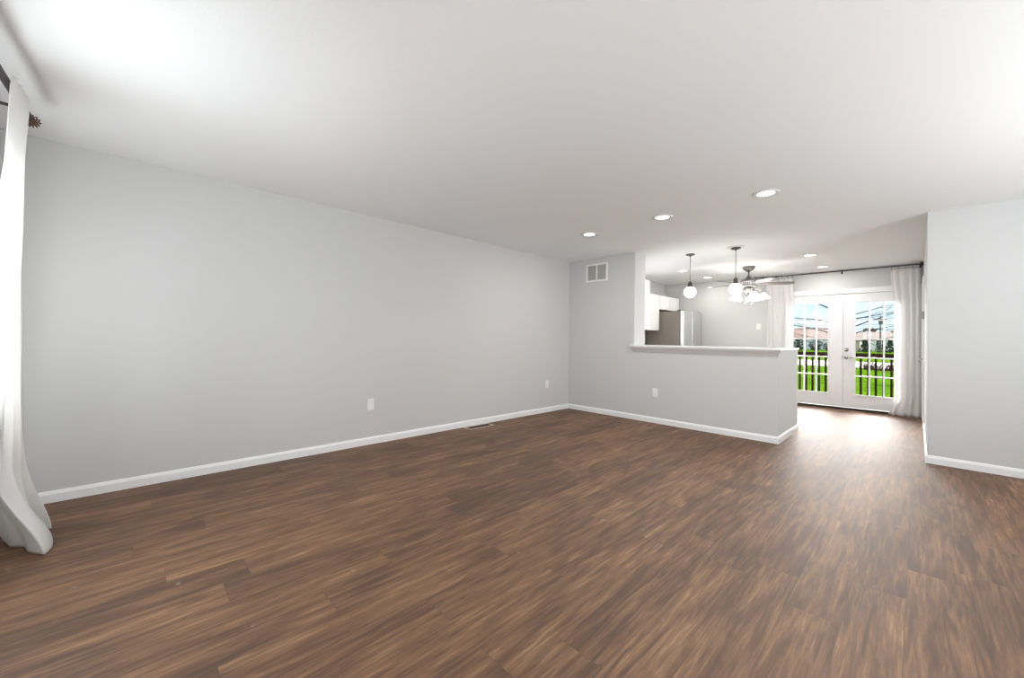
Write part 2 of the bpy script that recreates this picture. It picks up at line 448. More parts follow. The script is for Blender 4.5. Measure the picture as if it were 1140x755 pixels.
# casing of the french doors and of the closet door
b = MB().box(OX0 - .07, XH - .001, YF - .02, YF, 2.012, 2.10)
b.box(OX0 - .07, OX0 + .02, YF - .02, YF, 0, 2.012).box(OX1 - .02, XH - .001, YF - .02, YF, 0, 2.012)
b.box(OX0, OX0 + .022, YF, YF + .14, .03, 2.012).box(OX1 - .022, OX1, YF, YF + .14, .03, 2.012).box(OX0 + .022, OX1 - .022, YF, YF + .14, 2.012, OZ)
struct(b.build('trim_1', TRIM, bevel=.003))
b = MB().box(XH - .018, XH, DY0 - .065, DY0, 0, 2.03).box(XH - .018, XH, DY1, DY1 + .065, 0, 2.03).box(XH - .018, XH, DY0 - .065, DY1 + .065, 2.03, 2.095)
struct(b.build('trim_2', TRIM, bevel=.003))
struct(MB().box(OX0 + .022, OX1 - .022, YF - .012, YF + .14, 0, .036).build('trim_3', SILL, bevel=.004))

# ------------------------------------------------------------------ french doors
def french_door(name, x0, x1, gx0, gx1, hardware=None):
    y0, y1 = YF + .004, YF + .048
    z0, z1, g0, g1 = .042, 2.007, .27, 1.86
    b = MB().box(x0, gx0, y0, y1, z0, z1).box(gx1, x1, y0, y1, z0, z1)
    b.box(gx0, gx1, y0, y1, z0, g0).box(gx0, gx1, y0, y1, g1, z1)
    d = struct(b.build(name, DOORW, bevel=.002))
    f = MB(); e = .022                                   # glazing frame proud of the door face
    f.box(gx0 - e, gx0 + .006, y0 - .008, y0, g0 - e, g1 + e).box(gx1 - .006, gx1 + e, y0 - .008, y0, g0 - e, g1 + e)
    f.box(gx0 + .006, gx1 - .006, y0 - .008, y0, g0 - e, g0 + .006).box(gx0 + .006, gx1 - .006, y0 - .008, y0, g1 - .006, g1 + e)
    f.build('glazing_frame', DOORW, d, bevel=.003)
    m = MB(); t = .0095
    for i in (1, 2):
        x = gx0 + (gx1 - gx0) * i / 3; m.box(x - t, x + t, y0 + .004, y1 - .004, g0, g1)
    for i in range(1, 5):
        z = g0 + (g1 - g0) * i / 5; m.box(gx0, gx1, y0 + .005, y1 - .005, z - t, z + t)
    m.build('glazing_bars', DOORW, d)
    MB().box(gx0, gx1, YF + .024, YF + .028, g0, g1).build('glass_pane', GLASS, d)
    for z in (.25, 1.02, 1.80):
        hx = x0 if hardware is None else x1
        MB().lathe([(0, -.045), (.006, -.045), (.006, .045), (0, .045)], (hx, y0 - .004, z), 10).build('hinge', CHROME, d)
    return d
d1 = french_door('door_1', -1.811, -.918, -1.630, -1.105)
MB().box(-.936, -.904, YF - .010, YF + .003, .045, 2.005).build('astragal', DOORW, d1, bevel=.003)
d2 = french_door('door_2', -.916, -.03, -.742, -.207, True)
T = lambda x, z: Matrix.Translation((x, YF + .004, z)) @ Matrix.Rotation(PI / 2, 4, 'X')
MB().lathe([(0, 0), (.031, 0), (.031, .006), (.024, .014), (.024, .02), (0, .02)], seg=24, T=T(-.858, 1.035)).build('deadbolt', CHROME, d2)
lv = MB().lathe([(0, 0), (.033, 0), (.033, .006), (.026, .012), (.012, .016), (.012, .05), (0, .05)], seg=24, T=T(-.858, .905))
lv.tube([(-.858, YF - .044, .905), (-.83, YF - .048, .906), (-.79, YF - .046, .905), (-.745, YF - .04, .902)], [.011, .010, .009, .007], 10)
lv.build('lever_handle', CHROME, d2)
MB().box(-.921, -.915, YF - .013, YF - .010, .87, .94).build('strike_plate', CHROME, d1)

# closet door in the hall wall
d3 = struct(MB().box(XH + .012, XH + .05, DY0 + .003, DY1 - .003, .008, 2.027).build('door_3', DOORW, bevel=.002))
kb = Matrix.Translation((XH + .012, DY0 + .37 + .05, .93)) @ Matrix.Rotation(-PI / 2, 4, 'Y')
MB().lathe([(0, 0), (.032, 0), (.032, .006), (.012, .012), (.012, .035), (.027, .045), (.029, .056), (.02, .068), (0, .07)], seg=24, T=kb).build('door_knob', CHROME, d3)
for z0, z1 in ((.25, .95), (1.1, 1.85)):
    MB().box(XH + .006, XH + .012, DY0 + .13, DY1 - .13, z0, z1).build('raised_panel', DOORW, d3, bevel=.004)

# ------------------------------------------------------------------ bar ledge on the half wall
t = thing('bar_ledge', 'long white painted bar ledge capping the half wall to the kitchen', 'ledge', (-1.98, YB, 1.03))
b = MB().prism([(X1 - .024, 5.195), (-1.062, 5.195), (-1.062, 5.445), (X1 + .001, 5.445), (X1 + .001, YB - .001), (X1 - .024, YB - .001)], 'z', 1.058, 1.0845)
b.build('ledge_top', LEDGE, t, bevel=.004)
# apron moulding with a mitred left end
prof = [(YB - .001, .988), (YB - .008, .988), (YB - .016, 1.002), (YB - .062, 1.044), (YB - .068, 1.058), (YB - .001, 1.058)]
b = MB()
A = [b.bm.verts.new((X1 - .016 + (YB - q[0]) * -.0 + (1.058 - q[1]) * .35, q[0], q[1])) for q in prof]
B = [b.bm.verts.new((X2 + .004 + (YB - q[0]) * .3, q[0], q[1])) for q in prof]
for i in range(len(prof)): b.bm.faces.new((A[i], A[(i + 1) % 6], B[(i + 1) % 6], B[i]))
b.bm.faces.new(A[::-1]); b.bm.faces.new(B)
b.build('apron_moulding', LEDGE, t)
MB().box(X2 - .125, X2 + .012, 5.4455, YB + 1.06, 1.056, 1.074).build('end_cap', LEDGE, t, bevel=.003)

# ------------------------------------------------------------------ grille, outlets, register
gx0, gx1, gz0, gz1 = -3.728, -3.333, 2.07, 2.354
t = thing('return_air_grille', 'white framed return air grille high on the wall by the kitchen opening', 'vent', ((gx0 + gx1) / 2, YB, gz0))
b = MB(); e = .028; y0 = YB - .012; xm = (gx0 + gx1) / 2
b.box(gx0, gx0 + e, y0, YB, gz0, gz1).box(gx1 - e, gx1, y0, YB, gz0, gz1).box(gx0 + e, gx1 - e, y0, YB, gz0, gz0 + e).box(gx0 + e, gx1 - e, y0, YB, gz1 - e, gz1)
b.box(xm - .011, xm + .011, y0, YB, gz0 + e, gz1 - e)
b.build('grille_frame', PLAS, t, bevel=.002)
for (xa, xb) in ((gx0 + e, xm - .011), (xm + .011, gx1 - e)):
    b = MB().box(xa, xb, YB - .002, YB - .0005, gz0 + e, gz1 - e); n = 16
    for i in range(n):
        z = gz0 + e + (gz1 - gz0 - 2 * e) * (i + .5) / n
        b.box(xa, xb, -.0065, .0065, -.0009, .0009, Matrix.Translation((0, YB - .0065, z)) @ Matrix.Rotation(math.radians(-38), 4, 'X'))
    b.build('louvre_bank', GRILL, t)

def outlet(loc, normal, label):
    """plate centred at loc, facing +X ('x') or -Y ('y')"""
    t = thing('wall_outlet', label, 'outlet', loc, 'white duplex outlets low on the walls')
    R = Matrix.Translation(loc) @ (Matrix.Rotation(PI / 2, 4, 'Z') if normal == 'x' else Matrix.Identity(4))
    MB().box(-.037, .037, -.006, 0, -.060, .060, R).build('cover_plate', PLAS, t, bevel=.003)
    for s in (-1, 1):
        rc = MB().box(-.017, .017, -.009, -.006, s * .024 - .0145, s * .024 + .0145, R).build('receptacle', PLAS, t, bevel=.002)
        b = MB()
        for q in (-1, 1): b.box(q * .0065 - .0012, q * .0065 + .0012, -.0095, -.0085, s * .024 - .002, s * .024 + .007, R)
        b.box(-.002, .002, -.0095, -.0085, s * .024 - .010, s * .024 - .006, R)
        b.build('slots', SLOT, rc)
    return t
outlet((XL, 1.852, .425), 'x', 'white duplex outlet nearest the camera on the long left wall')
outlet((XL, 4.722, .437), 'x', 'white duplex outlet at the far end of the left wall by the corner')
outlet((-2.552, YB, .424), 'y', 'white duplex outlet on the half wall below the bar ledge')

t = thing('floor_register', 'beige louvred floor register set in the planks along the left wall', 'vent', (-3.965, 3.28, 0))
b = MB(); x0, x1, y0, y1 = -4.040, -3.892, 3.075, 3.475; z = .004; e = .022
b.box(x0, x0 + e, y0, y1, 0, z).box(x1 - e, x1, y0, y1, 0, z).box(x0 + e, x1 - e, y0, y0 + e, 0, z).box(x0 + e, x1 - e, y1 - e, y1, 0, z)
b.build('register_frame', REG, t, bevel=.002)
MB().box(x0 + e, x1 - e, y0 + e, y1 - e, 0.0004, .0012).build('register_opening', REGD, t)
b = MB()
for i in range(13):
    y = y0 + e + (y1 - y0 - 2 * e) * (i + .5) / 13
    b.box(x0 + e, x1 - e, y - .0028, y + .0028, .0012, .0024)
b.box((x0 + x1) / 2 - .003, (x0 + x1) / 2 + .003, y0 + e, y1 - e, .0012, .0026)
b.build('register_bars', REGB, t)

# light switch on the far wall, thermostat in the hall
t = thing('light_switch', 'white light switch plate on the far wall left of the drape', 'switch', (-2.19, YF, 1.455))
MB().box(-2.227, -2.153, YF - .006, YF, 1.395, 1.515).build('cover_plate', PLAS, t, bevel=.003)
MB().box(-2.206, -2.174, YF - .010, YF - .006, 1.422, 1.488).build('rocker', PLAS, t, bevel=.002)
t = thing('thermostat', 'small grey thermostat on the hall wall before the closet door', 'thermostat', (XH, 7.45, 1.53))
MB().box(XH - .028, XH - .004, 7.38, 7.52, 1.485, 1.58).build('housing', THERM, t, bevel=.004)
MB().box(XH - .004, XH, 7.375, 7.525, 1.48, 1.585).build('back_plate', PLAS, t)
MB().box(XH - .0295, XH - .028, 7.42, 7.48, 1.525, 1.565).build('display', SLOT, t)

# ------------------------------------------------------------------ recessed downlights
def downlight(x, y, label, group, watts):
    t = thing('recessed_downlight', label, 'ceiling light', (x, y, H), group)
    MB().lathe([(.066, -.001), (.070, -.006), (.092, -.008), (.100, -.005), (.101, 0), (.064, 0)], (x, y, H), 40).build('trim_ring', RINGM, t)
    MB().lathe([(0, -.0032), (.045, -.0028), (.066, -.001), (.066, 0), (0, 0)], (x, y, H), 32).build('lens', LENS, t)
    light('downlight_lamp', 'AREA', (x, y, H - .012), (0, 0, -1), watts, shape='DISK', size=.12, color=(1, .975, .94))
DL = 'recessed downlights in the living room ceiling'
downlight(-.915, 3.93, 'largest looking round recessed downlight, nearest the camera', DL, DOWNLIGHT_W)
downlight(-1.855, 3.965, 'middle one of the three recessed downlights before the bar ledge', DL, DOWNLIGHT_W)
downlight(-2.80, 4.01, 'recessed downlight nearest the return air grille', DL, DOWNLIGHT_W)
DK = 'recessed downlights in the kitchen ceiling'
downlight(-1.10, 7.15, 'kitchen recessed downlight between the fan and the right wall, nearer of two', DK, KITCHEN_W)
downlight(-1.12, 8.38, 'kitchen recessed downlight closest to the french doors', DK, KITCHEN_W)
downlight(-2.99, 7.26, 'recessed downlight left of the left globe pendant, over the kitchen', DK, KITCHEN_W)
downlight(-2.95, 8.34, 'recessed downlight at the back of the kitchen right of the left pendant', DK, KITCHEN_W)

# ------------------------------------------------------------------ globe pendants
def pendant(x, y, zg, label, medallion):
    t = thing('globe_pendant', label, 'pendant light', (x, y, H), 'globe pendants over the bar ledge')
    zc = H
    if medallion:
        MB().lathe([(0, 0), (.108, 0), (.112, -.006), (.104, -.010), (.09, -.009), (0, -.012)], (x, y, H), 40).build('ceiling_medallion', RINGM, t)
        zc = H - .012
    MB().lathe([(0, 0), (.062, 0), (.064, -.006), (.058, -.014), (.02, -.022), (.009, -.034), (0, -.034)], (x, y, zc), 32).build('canopy', BRONZE, t)
    MB().tube([(x, y, zc - .03), (x, y, zg + .15)], .0055, 8).build('cord', CORDM, t)
    MB().lathe([(0, .158), (.012, .158), (.014, .150), (.024, .146), (.028, .135), (.029, .095), (.040, .082), (.042, .070), (0, .070)], (x, y, zg), 28).build('socket', BRONZE, t)
    R = .081
    prof = [(R * math.sin(a), -R * math.cos(a)) for a in [PI * k / 24 * .87 for k in range(25)]]
    MB().lathe(prof, (x, y, zg), 40).build('globe', GLOBE, t)
pendant(-2.352, 5.95, 1.877, 'left globe pendant with white glass ball, in front of the plain wall', False)
pendant(-1.725, 5.90, 1.865, 'right globe pendant with white glass ball, in front of the ceiling fan', True)

# ------------------------------------------------------------------ ceiling fan
fx, fy = -2.02, 7.60
t = thing('ceiling_fan', 'five blade ceiling fan with a cluster of white glass shades', 'ceiling fan', (fx, fy, H))
MB().lathe([(0, 0), (.098, 0), (.099, -.012), (.085, -.04), (.055, -.068), (.028, -.085), (.016, -.09), (0, -.09)], (fx, fy, H), 36).build('canopy', NICK, t)
MB().tube([(fx, fy, 2.36), (fx, fy, 2.26)], .013, 14).build('downrod', NICK, t)
MB().lathe([(0, 2.285), (.022, 2.285), (.03, 2.27), (.06, 2.245), (.11, 2.215), (.135, 2.195), (.138, 2.185), (.125, 2.18), (.12, 2.15), (.125, 2.12), (.13, 2.112), (.125, 2.10), (.10, 2.09), (0, 2.085)], (fx, fy, 0), 40).build('motor_housing', NICK, t)
fb = MB()
for k in range(24):
    a = 2 * PI * k / 24; fb.box(-.003, .003, -.006, .006, 2.125, 2.178, Matrix.Translation((fx + .126 * math.cos(a), fy + .126 * math.sin(a), 0)) @ Matrix.Rotation(a, 4, 'Z'))
fb.build('filigree_band', PLAS, t)
for k in range(5):
    a = math.radians(174 + 72 * k)
    R = Matrix.Translation((fx, fy, 2.148)) @ Matrix.Rotation(a, 4, 'Z') @ Matrix.Rotation(math.radians(-11), 4, 'X')
    b = MB(); outline = []
    for (q, hw) in ((.20, .045), (.23, .056), (.32, .060), (.46, .066), (.58, .068), (.645, .062), (.672, .045), (.682, .02)): outline.append((q, hw))
    pts = [(q, hw) for q, hw in outline] + [(q, -hw) for q, hw in outline[::-1]]
    b.prism(pts, 'z', -.0035, .0035)
    bmesh.ops.transform(b.bm, matrix=R, verts=b.bm.verts)
    bl = b.build('fan_blade', BLADE, t)
    i = MB().box(.10, .20, -.014, .014, -.008, -.003).box(.19, .27, -.04, .04, -.0085, -.0035)
    bmesh.ops.transform(i.bm, matrix=R, verts=i.bm.verts)
    i.build('blade_iron', NICK, bl)
MB().lathe([(0, 2.086), (.07, 2.086), (.075, 2.07), (.062, 2.045), (.058, 2.01), (.045, 1.985), (.03, 1.975), (.012, 1.955), (0, 1.95)], (fx, fy, 0), 32).build('switch_housing', NICK, t)
for k in range(5):
    a = math.radians(20 + 72 * k); ca, sa = math.cos(a), math.sin(a)
    P = lambda q, z: (fx + q * ca, fy + q * sa, z)
    MB().tube([P(.05, 2.02), P(.09, 2.045), P(.13, 2.06), P(.17, 2.05), P(.195, 2.02), P(.20, 1.995)], .0075, 10).lathe([(0, 0), (.022, 0), (.026, -.02), (.024, -.035), (0, -.035)], P(.20, 2.005), 18).build('lamp_arm', NICK, t)
    T_ = Matrix.Translation(P(.20, 1.985)) @ Matrix.Rotation(a, 4, 'Z') @ Matrix.Rotation(math.radians(-14), 4, 'Y')
    pr = [(.024, 0), (.030, -.012), (.044, -.032), (.056, -.055), (.068, -.078), (.088, -.098), (.094, -.108)]
    pr2 = [(r_ - .003, z_) for r_, z_ in pr[::-1]]
    MB().lathe(pr + pr2, (0, 0, 0), 30, T=T_).build('glass_shade', SHADE, t)
    MB().lathe([(0, -.02), (.012, -.02), (.014, -.035), (.026, -.06), (.028, -.075), (.018, -.092), (0, -.097)], (0, 0, 0), 18, T=T_).build('bulb', LENS, t)
for (dx, dy, zb_) in ((-.045, -.02, 1.80), (.045, .0, 1.78)):
    MB().tube([(fx + dx, fy + dy, 1.99), (fx + dx, fy + dy, zb_ + .03)], .0022, 6).lathe([(0, .035), (.006, .03), (.011, .012), (.009, 0), (0, -.002)], (fx + dx, fy + dy, zb_), 12).build('pull_chain', CHROME, t)

# ------------------------------------------------------------------ kitchen: cabinets and refrigerator
def cab_door(parent, x, y0, y1, z0, z1, knob=None):
    """shaker style door in the plane x, facing +X"""
    b = MB().box(x, x + .019, y0, y1, z0, z1)
    return b.build('cabinet_door', CABW, parent, bevel=.003)
xf = -3.759
t = thing('wall_cabinet', 'white upper cabinet hanging on the kitchen wall left of the refrigerator', 'cabinet', (-3.9, 7.5, 1.36))
MB().box(XL + .001, xf, 7.13, 7.888, 1.36, 2.10).build('cabinet_body', CABW, t)
cab_door(t, xf, 7.133, 7.508, 1.363, 2.097); cab_door(t, xf, 7.512, 7.885, 1.363, 2.097)
t = thing('wall_cabinet', 'low white cabinet bridging above the refrigerator', 'cabinet', (-3.9, 8.37, 1.8))
MB().box(XL + .001, xf, 7.892, 8.85, 1.805, 2.10).build('cabinet_body', CABW, t)
cab_door(t, xf, 7.895, 8.369, 1.808, 2.097); cab_door(t, xf, 8.373, 8.847, 1.808, 2.097)
t = thing('wall_cabinet', 'white cabinet end showing past the wall edge of the kitchen opening', 'cabinet', (-3.3, 5.74, 1.33))
MB().box(-3.70, -2.945, YB + .316, 5.865, 1.325, 2.10).build('cabinet_body', CABW, t, bevel=.002)
for (xa, xb) in ((-3.697, -3.325), (-3.321, -2.948)):
    MB().box(xa, xb, 5.866, 5.884, 1.328, 2.097).build('cabinet_door', CABW, t, bevel=.003)

t = thing('refrigerator', 'side by side refrigerator with steel doors and brown grey side', 'refrigerator', (-3.66, 8.39, 0))
ry0, ry1, rz = 7.93, 8.845, 1.765
MB().box(-4.03, -3.335, ry0, ry1, .02, rz - .012).build('fridge_body', TAUPE, t, bevel=.006)
MB().box(-3.335, -3.322, ry0 + .012, ry1 - .012, .10, rz - .015).build('door_gasket', DARKG, t)
MB().box(-3.36, -3.30, ry0 + .02, ry1 - .02, 0, .09).build('kick_grille', DARKG, t)
ys = 8.36
for (a, c_, hy) in ((ry0, ys - .003, ys - .045), (ys + .003, ry1, ys + .045)):
    d = MB().box(-3.322, -3.25, a, c_, .10, rz).build('fridge_door', STEEL, t, bevel=.012)
    MB().tube([(-3.25, hy, .60), (-3.215, hy, .61), (-3.198, hy, .66), (-3.19, hy, 1.08), (-3.198, hy, 1.50), (-3.215, hy, 1.55), (-3.25, hy, 1.56)], .011, 12).build('door_handle', CHROME, d)
for y in (ry0 + .06, ry1 - .06):
    MB().box(-3.40, -3.27, y - .03, y + .03, rz - .0115, rz + .012).build('hinge_cover', DARKG, t, bevel=.003)

# ------------------------------------------------------------------ drapes beside the french doors
def smooth01(x): x = max(0, min(1, x)); return x * x * (3 - 2 * x)
def drape(name, label, xa_top, xb_top, xa_bot, xb_bot, waist, folds, seed, amp=.018, y=8.80, ztop=2.345, group=None):
    rnd = random.Random(seed); ph = [rnd.uniform(-.5, .5) for _ in range(12)]
    t = thing(name, label, 'curtain', ((xa_top + xb_top) / 2, y, 0), group)
    rows = []; nz_, nu = 46, folds * 12
    for j in range(nz_ + 1):
        v = j / nz_; z = .004 + (ztop - .004) * (1 - v)
        row = []
        for i in range(nu + 1):
            s = i / nu
            k1 = smooth01((v - .03) / .25); k2 = smooth01((v - .86) / .14)
            xa = xa_top + (waist[0] - xa_top) * k1 + (xa_bot - waist[0]) * k2
            xb = xb_top + (waist[1] - xb_top) * k1 + (xb_bot - waist[1]) * k2
            ss = s + .25 / folds / 6 * math.sin(2 * PI * folds * s * .5 + ph[3] + v * 1.3)
            x = xa + (xb - xa) * ss
            a = amp * (.55 + .45 * smooth01(v / .2)) * (1 + .35 * math.sin(3.1 * s * PI + ph[0] + v * .8))
            yy = y + a * math.sin(2 * PI * folds * s + ph[1] + .5 * math.sin(2 * PI * s + ph[2] + v * .9)) + .006 * math.sin(9 * v + 7 * s + ph[4])
            row.append((x, yy, z + (.0 if v < .99 else .004 * math.sin(2 * PI * folds * s + 1))))
        rows.append(row)
    MB().grid(rows).build('drape_panel', SHEER, t, solid=.002)
    for i in range(folds + 1):
        s = min(max((i + .02) / folds, .02), .98); x = xa_top + (xb_top - xa_top) * s
        b = MB().torus((x, 8.80, 2.388), .020, .0022, 'x', 18, 6)
        b.tube([(x, 8.80, 2.368), (x, 8.80, 2.346)], .0028, 6)
        b.build('ring_clip', RODM, t)
drape('curtain', 'white drape right of the french doors against the hall wall', -.300, .030, -.325, .026, (-.262, .028), 4, 11)
drape('curtain', 'white drape left of the french doors behind the bar ledge', -2.035, -1.61, -2.03, -1.60, (-2.02, -1.595), 5, 5)
t = thing('curtain_rod', 'thin black curtain rod above the french doors', 'curtain rod', (-1.0, 8.80, 2.40))
MB().tube([(-2.20, 8.80, 2.40), (.048, 8.80, 2.40)], .0095, 14).build('rod', RODM, t)
MB().lathe([(0, 0), (.014, 0), (.017, .012), (.022, .03), (.017, .045), (0, .05)], seg=18, T=Matrix.Translation((-2.20, 8.80, 2.40)) @ Matrix.Rotation(-PI / 2, 4, 'Y')).build('finial', RODM, t)
for x in (-2.12, -.92, .035):
    b = MB().box(x - .012, x + .012, YF - .006, YF, 2.36, 2.43).tube([(x, YF - .005, 2.395), (x, 8.80, 2.395), (x, 8.785, 2.40)], .006, 8)
    b.build('rod_bracket', RODM, t)
MB().box(.030, XH, 8.775, 8.825, 2.375, 2.432).build('end_socket', RODM, t, bevel=.004)

# ------------------------------------------------------------------ linen drape at the front window
t = thing('curtain', 'tall white linen drape with hem spread on the planks at the left edge', 'curtain', (-3.2, -.42, 0))
def catmull(P, n):
    out = []
    for i in range(len(P) - 1):
        p0, p1, p2, p3 = P[max(i - 1, 0)], P[i], P[i + 1], P[min(i + 2, len(P) - 1)]
        for k in range(n):
            s = k / n
            out.append(tuple(.5 * ((2 * p1[c]) + (-p0[c] + p2[c]) * s + (2 * p0[c] - 5 * p1[c] + 4 * p2[c] - p3[c]) * s * s + (-p0[c] + 3 * p1[c] - 3 * p2[c] + p3[c]) * s ** 3) for c in (0, 1)))
    out.append(tuple(P[-1][:2])); return out
#        wall-side edge ....................................................... room-side edge
TOP = [(-3.160, -.425), (-3.140, -.392), (-3.112, -.401), (-3.085, -.390), (-3.058, -.404), (-3.030, -.393), (-3.003, -.408), (-2.975, -.396), (-2.945, -.411), (-2.91, -.400), (-2.87, -.414)]
MID = [(-3.420, -.432), (-3.360, -.470), (-3.300, -.424), (-3.250, -.480), (-3.190, -.428), (-3.15, -.490), (-3.09, -.432), (-3.05, -.50), (-2.98, -.438), (-2.93, -.49), (-2.88, -.445)]
LOW = [(-3.470, -.415), (-3.400, -.465), (-3.310, -.405), (-3.270, -.470), (-3.170, -.418), (-3.17, -.490), (-3.16, -.450), (-3.22, -.50), (-3.18, -.480), (-3.22, -.53), (-3.16, -.52)]
HEM = [(-3.505, -.312), (-3.560, -.390), (-3.440, -.375), (-3.325, -.292), (-3.200, -.282), (-3.120, -.300), (-3.210, -.362), (-3.300, -.386), (-3.350, -.438), (-3.478, -.482), (-3.600, -.512)]
n = 8
def linear(P, n):
    return [tuple(a[c] + (b_[c] - a[c]) * k / n for c in (0, 1)) for a, b_ in zip(P, P[1:]) for k in range(n)] + [tuple(P[-1])]
cT, cM, cL = (catmull(P, n) for P in (TOP, MID, LOW))
cH = [(.7 * a[0] + .3 * b_[0], .7 * a[1] + .3 * b_[1]) for a, b_ in zip(linear(HEM, n), catmull(HEM, n))]
rows = []
levels = [(2.322, 0), (2.30, 0), (2.25, .03), (2.1, .15), (1.9, .35), (1.7, .55), (1.5, .75), (1.3, .9), (1.1, 1.0), (.95, 1.1), (.8, 1.3), (.65, 1.6), (.55, 1.85), (.47, 2.0), (.40, 2.12), (.34, 2.24), (.28, 2.37), (.22, 2.5), (.17, 2.62), (.12, 2.74), (.08, 2.84), (.045, 2.93), (.02, 2.98), (.006, 3.0)]
for z, q in levels:
    if q <= 1: A, B, f = cT, cM, q
    elif q <= 2: A, B, f = cM, cL, q - 1
    else: A, B, f = cL, cH, smooth01((q - 2)) * .5 + (q - 2) * .5
    row = []
    for i, (a, b_) in enumerate(zip(A, B)):
        wob = .004 * math.sin(i * .9 + z * 7) * (1 - abs(2 * (z / 2.3) - 1))
        row.append((a[0] + (b_[0] - a[0]) * f, a[1] + (b_[1] - a[1]) * f + wob, z))
    rows.append(row)
MB().grid(rows).build('drape_panel', LINEN, t, solid=.003)

t = thing('curtain_rod', 'thick iron curtain rod with brown wire ball finial above the left drape', 'curtain rod', (-3.2, -.42, 2.28))
rd = Vector((1, -.051, 0)).normalized(); e0 = Vector((-3.285, -.408, 2.285))
MB().tube([e0, e0 + rd * 2.4], .0155, 18).build('rod', RODM, t)
b = MB(); fc = e0 - rd * .040
for k in range(7):
    a = PI * k / 7
    ring = []
    for m_ in range(25):
        th = 2 * PI * m_ / 24
        q = Vector((math.cos(th), math.sin(th) * math.cos(a), math.sin(th) * math.sin(a))) * (.030 + .003 * math.sin(5 * th + k))
        ring.append(fc + q)
    b.tube(ring, .0026, 6)
b.torus((e0.x - .006, e0.y, e0.z), .014, .005, 'x', 16, 8)
b.build('wire_ball_finial', FINM, t)
for s in (.18, 2.2):
    p = e0 + rd * s
    MB().box(p.x - .015, p.x + .015, YW, YW + .008, p.z - .06, p.z + .04).tube([(p.x, YW + .006, p.z - .03), (p.x, p.y, p.z - .022), (p.x, p.y + .02, p.z - .012)], .008, 8).build('rod_bracket', RODM, t)

# ------------------------------------------------------------------ outside: deck, railing, garden
GZ = -.50
o = MB()
n_ = 60
rows = [[(-130 + 260 * i / n_, 9.0 + 291 * (j / n_) ** 1.6, GZ) for i in range(n_ + 1)] for j in range(n_ + 1)]
o.grid(rows)
o = o.build('lawn', LAWN); o['kind'] = 'structure'
struct(MB().box(-130, 130, 35.5, 46.5, GZ - .1, GZ + .02).build('pavement', ROAD))

t = thing('wooden_deck', 'dark timber deck outside the french doors', 'deck', (-1.0, 9.8, GZ))
b = MB(); n_ = 11
for i in range(n_):
    y = YF + .16 + i * .137; b.box(-4.2, 2.6, y, y + .13, -.07, -.035)
b.build('deck_boards', DECKM, t)
b = MB()
for x in (-4.1, -1.9, .3, 2.5): b.box(x - .045, x + .045, 10.40, 10.49, GZ, -.07)
b.box(-4.2, 2.6, YF + .2, YF + .24, -.21, -.07).box(-4.2, 2.6, 10.42, 10.46, -.21, -.07)
b.build('deck_frame', DECKM, t)
RY = 10.50
t = thing('deck_railing', 'dark brown deck railing with square balusters outside the doors', 'railing', (-1.0, RY, -.035))
MB().box(-4.2, 2.6, RY - .02, RY + .02, .874, .956).build('top_rail', RAILM, t, bevel=.003)
MB().box(-4.2, 2.6, RY - .02, RY + .02, .035, .075).build('bottom_rail', RAILM, t, bevel=.003)
for i in range(61):
    x = -4.1089 + i * .1107
    if abs(x + 3.3) < .06 or abs(x - 1.6) < .06: continue
    MB().box(x - .017, x + .017, RY - .017, RY + .017, .075, .874).build('baluster', RAILM, t)
for x in (-4.16, 2.56): MB().box(x - .045, x + .045, RY - .045, RY + .045, -.034, .98).build('railing_post', RAILM, t, bevel=.004)

def house(name, label, x0, x1, y, depth, wall_h, roof_h, wm, rm, ridge='x', wins=(), group=None):
    t = thing(name, label, 'house', ((x0 + x1) / 2, y + depth / 2, GZ), group)
    MB().box(x0, x1, y, y + depth, GZ, GZ + wall_h).build('house_walls', wm, t)
    z0 = GZ + wall_h; o_ = .5
    if ridge == 'x':
        pr = [(y - o_, z0), (y + depth + o_, z0), (y + depth / 2, z0 + roof_h)]
        MB().prism(pr, 'x', x0 - o_, x1 + o_).build('roof', rm, t)
    else:
        MB().prism([(x0, z0), (x1, z0), ((x0 + x1) / 2, z0 + roof_h)], 'y', y, y + depth).build('gable', wm, t)
        b = MB(); xm = (x0 + x1) / 2
        for s in (0, 1):
            xa = x0 - o_ if s == 0 else x1 + o_
            za = z0 - roof_h * o_ / ((x1 - x0) / 2)
            b.prism([(xa, za), (xm, z0 + roof_h), (xm, z0 + roof_h + .3), (xa, za + .3)], 'y', y - o_, y + depth + o_)
        b.build('roof', rm, t)
    for (wx0, wx1, wz0, wz1) in wins:
        f = MB().box(wx0 - .12, wx1 + .12, y - .06, y, GZ + wz0 - .12, GZ + wz1 + .12).build('window_frame', SIDEW, t)
        MB().box(wx0, wx1, y - .09, y - .06, GZ + wz0, GZ + wz1).build('window_pane', PANEB, f)
    return t
house('house', 'wide house with rust coloured roof seen through the left french door', -27, -13.2, 120, 10, 2.6, 2.9, SIDEW, ROOFA, wins=((-24, -22.5, .9, 2.0), (-18.5, -17, .9, 2.0), (-15.6, -14.4, .9, 2.0)))
house('house', 'low tan house with brown roof left of the white garage', -11.6, -8.6, 112, 8, 2.3, 1.9, SIDET, ROOFB, wins=((-10.2, -9.4, .8, 1.8),))
house('house', 'white house front with a blue grey window behind the evergreens', -8.6, -4.8, 125, 9, 2.5, 2.0, SIDEW, ROOFB, wins=((-7.3, -5.9, .5, 2.0),))
house('house', 'tall white gabled house at the right edge of the right door glass', -5.4, -2.4, 152, 10, 4.2, 1.9, SIDEW, ROOFB, ridge='y', wins=((-4.5, -3.8, 2.4, 3.4),))
house('house', 'brown roofed house farthest right beyond the gabled house', -1.7, 7, 138, 10, 2.6, 3.2, SIDET, ROOFB)

